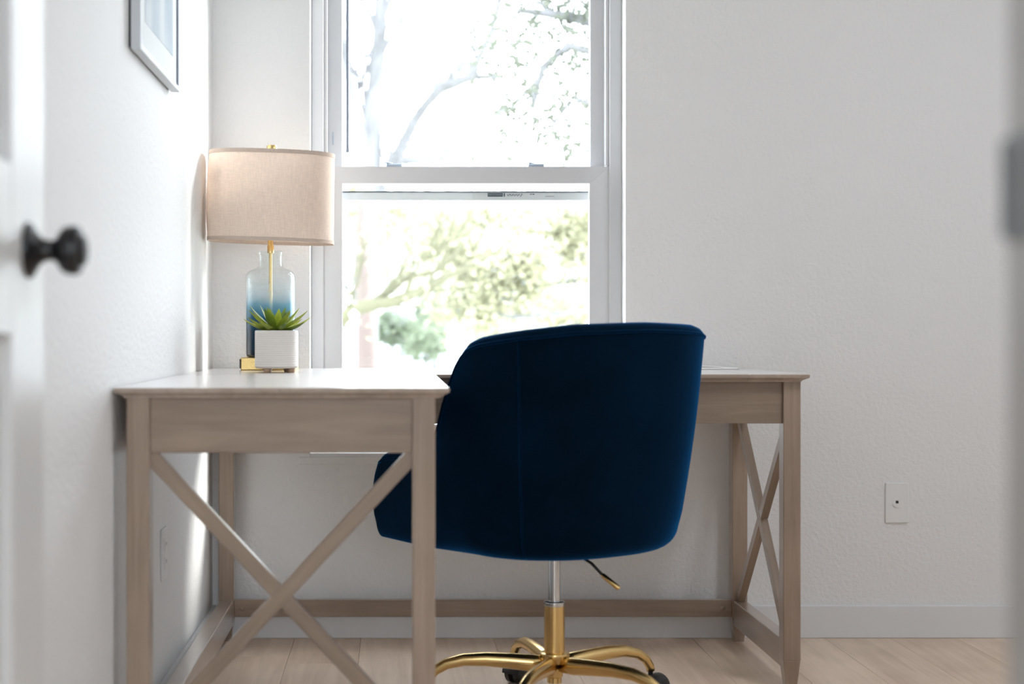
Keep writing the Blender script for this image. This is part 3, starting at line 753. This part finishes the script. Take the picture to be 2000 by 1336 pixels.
# ================================================================ CABLE ON DESK, BLIND
cpts = []
for i in range(15):
    u = i/14; cpts.append((.60+.32*u, 4.06+.05*math.sin(u*2.6), TZ+.0025+ .0045*max(0, math.sin((u-.55)/.45*PI)) if u > .55 else TZ+.0025))
for i in range(1, 14):
    a_ = PI/2 - PI*i/13; cpts.append((.92+.022*math.cos(a_), cpts[14][1]-.03+.03*math.sin(a_), TZ+.0025))
for i in range(1, 10): cpts.append((.92-.035*i, cpts[14][1]-.06-.004*i, TZ+.0025))
tag(MB().tube(cpts, .0022, 7).build('cable', 'cable', None, True), 'thin white cable looped on the desk behind the chair', 'cable')
bl = empty('window_blind', (.208, 4.225, WZ1)); tag(bl, 'raised white window blind with a thin grey hanging wand', 'blind')
box('head_rail', 'vinyl', bl, WX0+.006, WX1-.006, 4.205, 4.245, WZ1-.04, WZ1-.001, .002)
for k_ in range(10): box('slat', 'vinyl', bl, WX0+.008, WX1-.008, 4.203, 4.247, WZ1-.046-k_*.006, WZ1-.043-k_*.006)
wd = MB().lathe([(1.378, .002), (1.379, .0052), (1.386, .0052), (1.388, .0043), (2.11, .0043)], (-.1335, 4.235, 0), n=8)
wnd = wd.build('wand', pmat('wand_grey', (.20, .23, .29), .4), bl, True, auto=40)

# ================================================================ OUTSIDE
GZ = -.95
tag(MB().box(-60, 60, 4.6, 120, GZ-.2, GZ).build('ground', 'lawn'), 'bright pale ground outside the window', 'ground', kind='structure')
tag(MB().box(-60, 60, 24, 36, GZ, GZ+.02).build('street', 'asphalt'), 'pale street outside the window', 'street', kind='structure')

def branch_tree(name, mat, base_pt, paths, seed, twig_levels, label, zmax=99, twig=(.7, 1.5), nleaf=0, leaf_size=.05, leafmat_=None):
    """paths: main limbs as lists of (point, radius); twigs are grown on them"""
    rnd = random.Random(seed); root = empty(name, base_pt)
    m = MB(); tips = []
    def grow(p, d, L, r, lvl):
        pts = [p]; rad = [r]; q = Vector(p); dd = Vector(d)
        for i in range(5):
            dd = (dd+Vector((rnd.uniform(-.22, .22), rnd.uniform(-.22, .22), rnd.uniform(-.10, .22)))).normalized()
            q = q+dd*(L/5); pts.append(q.copy()); rad.append(r*(1-.14*(i+1)))
        m.tube(pts, rad, 5, False)
        tips.extend(pts[2:])
        if lvl > 0:
            for i in range(2, 6):
                for rep in range(2 if i > 3 else 1):
                    nd = (dd+Vector((rnd.uniform(-.9, .9), rnd.uniform(-.7, .7), rnd.uniform(-.3, .8)))).normalized()
                    grow(pts[i], nd, L*rnd.uniform(.45, .7), r*.5, lvl-1)
    for path, r0, r1 in paths:
        k_ = len(path); m.tube(path, [r0+(r1-r0)*i/(k_-1) for i in range(k_)], 9, False)
        for i in range(1, k_):
            a, b = Vector(path[i-1]), Vector(path[i]); d = (b-a).normalized()
            for rep in range(2):
                nd = (d+Vector((rnd.uniform(-.8, .8), rnd.uniform(-.5, .5), rnd.uniform(-.2, 1.0)))).normalized()
                grow(a.lerp(b, rnd.random()), nd, rnd.uniform(*twig), r1*.6, twig_levels)
    m.build('trunk_and_branches', mat, root, True)
    if nleaf:
        lm = bmesh.new()
        for i in range(nleaf):
            c_ = rnd.choice(tips)+Vector((rnd.gauss(0, .10), rnd.gauss(0, .10), rnd.gauss(0, .09)))
            if c_.z < zmax: leaf_quad(lm, c_, leaf_size*rnd.uniform(.6, 1.3), rnd)
        lo = MB(); lo.bm.free(); lo.bm = lm; f_ = lo.build('foliage', leafmat_, root); f_['kind'] = 'stuff'
    tag(root, label, 'tree'); return root
def leaf_quad(bm_, c_, s_, rnd):
    d = Vector((rnd.uniform(-1, 1), rnd.uniform(-1, 1), rnd.uniform(-.7, .7))).normalized(); q = d.orthogonal().normalized()
    q = Matrix.Rotation(rnd.uniform(0, 6.28), 3, d) @ q; n_ = d.cross(q)*s_*.15
    v = [bm_.verts.new(p) for p in (c_-d*s_, c_+q*s_*.45+n_, c_+d*s_, c_-q*s_*.45+n_)]
    bm_.faces.new((v[0], v[1], v[2])); bm_.faces.new((v[0], v[2], v[3]))
def blob_shrub(name, c_, rx, ry, rz, n_, size, mat, seed, label, cat='shrub'):
    rnd = random.Random(seed); root = empty(name, (c_[0], c_[1], GZ)); bm_ = bmesh.new()
    for i in range(n_):
        v = Vector((rnd.gauss(0, 1), rnd.gauss(0, 1), rnd.gauss(0, 1))).normalized()*(rnd.random()**.4)
        leaf_quad(bm_, Vector(c_)+Vector((v.x*rx, v.y*ry, v.z*rz)), size*rnd.uniform(.6, 1.3), rnd)
    lo = MB(); lo.bm.free(); lo.bm = bm_; f_ = lo.build('foliage', mat, root); f_['kind'] = 'stuff'
    st_ = MB()
    for k_ in range(5):
        a_ = 2*PI*k_/5; st_.tube([(c_[0]+.05*math.cos(a_), c_[1]+.05*math.sin(a_), GZ), (c_[0]+rx*.4*math.cos(a_), c_[1]+ry*.4*math.sin(a_), c_[2])], [.03, .012], 6)
    st_.build('stems', 'bark', root); tag(root, label, cat)
F = 2889.0
def pt(px, py, d): return Vector(((px-770)*d/F, d, .862+(650-py)*d/F))
# bare tree whose pale branches fill the upper pane
d = 15.0
branch_tree('bare_tree', 'bark', (pt(730, 650, d).x, d, GZ), [
    ([Vector((pt(715, 0, d).x, d, GZ)), pt(716, 560, d), pt(724, 400, d), pt(730, 200, d), pt(742, 60, d), pt(745, -80, d)], .13, .06),
    ([pt(724, 420, d), pt(770, 315, d+.3), pt(810, 235, d+.5), pt(850, 180, d+.5), pt(925, 150, d+.4), pt(980, 150, d)], .075, .03),
    ([pt(810, 235, d+.5), pt(860, 165, d+.3), pt(920, 150, d), pt(960, 60, d-.2), pt(990, -60, d-.2)], .05, .025),
    ([pt(770, 315, d), pt(860, 310, d-.3), pt(910, 250, d-.4), pt(1000, 210, d-.4), pt(1080, 120, d-.4)], .05, .02),
    ([pt(726, 300, d), pt(690, 220, d-.2), pt(670, 100, d), pt(655, -40, d)], .06, .025)], 3, 2,
    'bare pale tree whose thin branches fill the upper window pane')
# mossy low limb and reddish trunk seen at the lower left of the glass
d = 9.0
branch_tree('mossy_tree', 'moss', (pt(640, 650, d).x, d, GZ), [
    ([Vector((pt(648, 0, d).x, d, GZ)), pt(652, 640, d), pt(690, 604, d), pt(735, 593, d), pt(765, 590, d), pt(820, 570, d), pt(880, 535, d+.2), pt(930, 515, d+.3)], .055, .02),
    ([pt(735, 593, d), pt(790, 545, d+.2), pt(850, 530, d+.4), pt(920, 470, d+.5)], .022, .012)], 5, 1,
    'mossy low limb of a tree at the left of the lower pane', twig=(.3, .6), nleaf=350, leaf_size=.03, leafmat_='spring')
d = 10.5
m = MB(); m.tube([Vector((pt(716, 0, d).x, d, GZ)), pt(716, 700, d), pt(714, 650, d), pt(712, 600, d), pt(708, 520, d), pt(706, 380, d)], [.085, .07, .062, .055, .05, .03], 10)
rt = m.build('reddish_tree_trunk', 'redbark', None, True); tag(rt, 'straight reddish tree trunk behind the white post outside', 'tree trunk')
d = 8.0
ps = empty('white_post', (pt(691, 0, d).x, d, GZ)); xx = pt(691, 0, d).x
box('post', 'post', ps, xx-.018, xx+.018, d-.018, d+.018, GZ, pt(0, 620, d).z)
MB().lathe([(0, .018), (.012, .026), (.02, .026), (.045, 0)], (xx, d, pt(0, 620, d).z), n=8).build('cap', 'post', ps)
tag(ps, 'slim white garden post outside the lower pane', 'post')
# leafy spring tree on the right
d = 12.0
branch_tree('spring_tree', 'bark', (pt(1330, 650, d).x, d, GZ), [
    ([Vector((pt(1330, 0, d).x, d, GZ)), pt(1325, 640, d), pt(1290, 560, d), pt(1150, 545, d), pt(1050, 560, d-.2), pt(960, 600, d-.3)], .05, .012),
    ([pt(1290, 560, d), pt(1150, 470, d+.3), pt(1030, 450, d+.4), pt(930, 440, d+.4), pt(850, 470, d+.2)], .03, .012),
    ([pt(1290, 560, d), pt(1180, 400, d+.5), pt(1080, 400, d+.5), pt(980, 420, d+.5)], .03, .012),
    ([pt(1250, 600, d), pt(1120, 610, d-.3), pt(1000, 620, d-.4), pt(920, 600, d-.4)], .025, .010),
    ], 9, 1, 'yellow-green budding tree across the right of the lower pane', zmax=pt(0, 395, d).z, twig=(.3, .7), nleaf=20000, leaf_size=.034, leafmat_='spring')
GD = 7.5
branch_tree('grey_green_tree', 'bark', (pt(1420, 650, GD).x, GD, GZ), [
    ([Vector((pt(1420, 0, GD).x, GD, GZ)), pt(1410, 400, GD), pt(1340, 200, GD), pt(1230, 60, GD), pt(1100, 30, GD), pt(1010, 20, GD)], .07, .012),
    ([pt(1340, 200, GD), pt(1200, 110, GD), pt(1110, 90, GD), pt(1060, 130, GD), pt(1040, 215, GD)], .03, .010),
    ([pt(1340, 290, GD), pt(1190, 220, GD), pt(1120, 190, GD), pt(1075, 250, GD)], .02, .008)], 21, 1,
    'grey-green leafy branches hanging in the upper right of the window', twig=(.12, .36), nleaf=2600, leaf_size=.026, leafmat_='greyleaf')
blob_shrub('shrub', pt(765, 640, 17), .30, .3, .22, 500, .06, 'evergreen', 1, 'rounded green shrub just right of the reddish trunk outside')
blob_shrub('shrub', pt(840, 625, 19), .26, .3, .42, 500, .06, 'evergreen', 2, 'tall light green shrub in the middle of the lower pane')
blob_shrub('shrub', pt(825, 672, 18), .42, .3, .22, 500, .06, 'evergreen', 3, 'low spreading shrub just above the parked white car outside')
blob_shrub('shrub', pt(700, 400, 13), .10, .15, .32, 220, .05, 'spring', 4, 'yellow-green leaf tuft at the upper left of the lower pane', 'foliage')
blob_shrub('hedge', pt(1110, 615, 15), .62, .4, .36, 1500, .045, 'spring', 6, 'yellow-green budding bush behind the chair at the right of the lower pane')
blob_shrub('hedge', pt(960, 640, 16), .42, .4, .30, 700, .045, 'spring', 8, 'pale budding bush just above the left part of the chair back')
# parked white car
cr_ = empty('parked_car', (2.4, 30, GZ)); tag(cr_, 'white car parked on the street beyond the chair', 'car')
side = [(.2, .35), (.2, .75), (.55, .92), (1.2, 1.0), (1.75, 1.42), (3.2, 1.45), (3.9, 1.05), (4.55, .95), (4.65, .6), (4.6, .35)]
m = MB(); m.rings([[Vector((x_, y_, GZ+z_)) for x_, z_ in side] for y_ in (29.1, 30.8)]); m.build('body', 'carpaint', cr_)
for a in ([(1.35, 1.03), (1.82, 1.36), (2.45, 1.38), (2.45, 1.03)], [(2.52, 1.03), (2.52, 1.38), (3.15, 1.38), (3.65, 1.05)]):
    m = MB(); m.rings([[Vector((x_, y_, GZ+z_)) for x_, z_ in a] for y_ in (29.08, 29.11)]); m.build('side_window', 'carglass', cr_)
for wx_ in (1.05, 3.75):
    MB().lathe([(29.05, .10), (29.05, .31), (29.25, .31)], (wx_, 0, GZ+.33), 'y', 18).build('wheel', 'rubber', cr_)
# pale house across the street
hs = empty('house', (6, 46, GZ)); tag(hs, 'pale house across the street behind the spring tree', 'house')
box('wall', 'siding', hs, -1, 13, 46, 54, GZ, 2.6)
m = MB(); m.rings([[Vector((x_, 45.5, 2.6)), Vector((x_, 54.5, 2.6)), Vector((x_, 50, 5.0))] for x_ in (-1.5, 13.5)]); m.build('roof', 'roofing', hs)
for wx_ in (1.0, 4.2, 7.4, 10.6):
    f_ = box('window', 'post', hs, wx_, wx_+1.2, 45.95, 46.02, .6, 1.9); MB().box(wx_+.1, wx_+1.1, 45.93, 45.96, .7, 1.8).build('pane', 'carglass', f_)
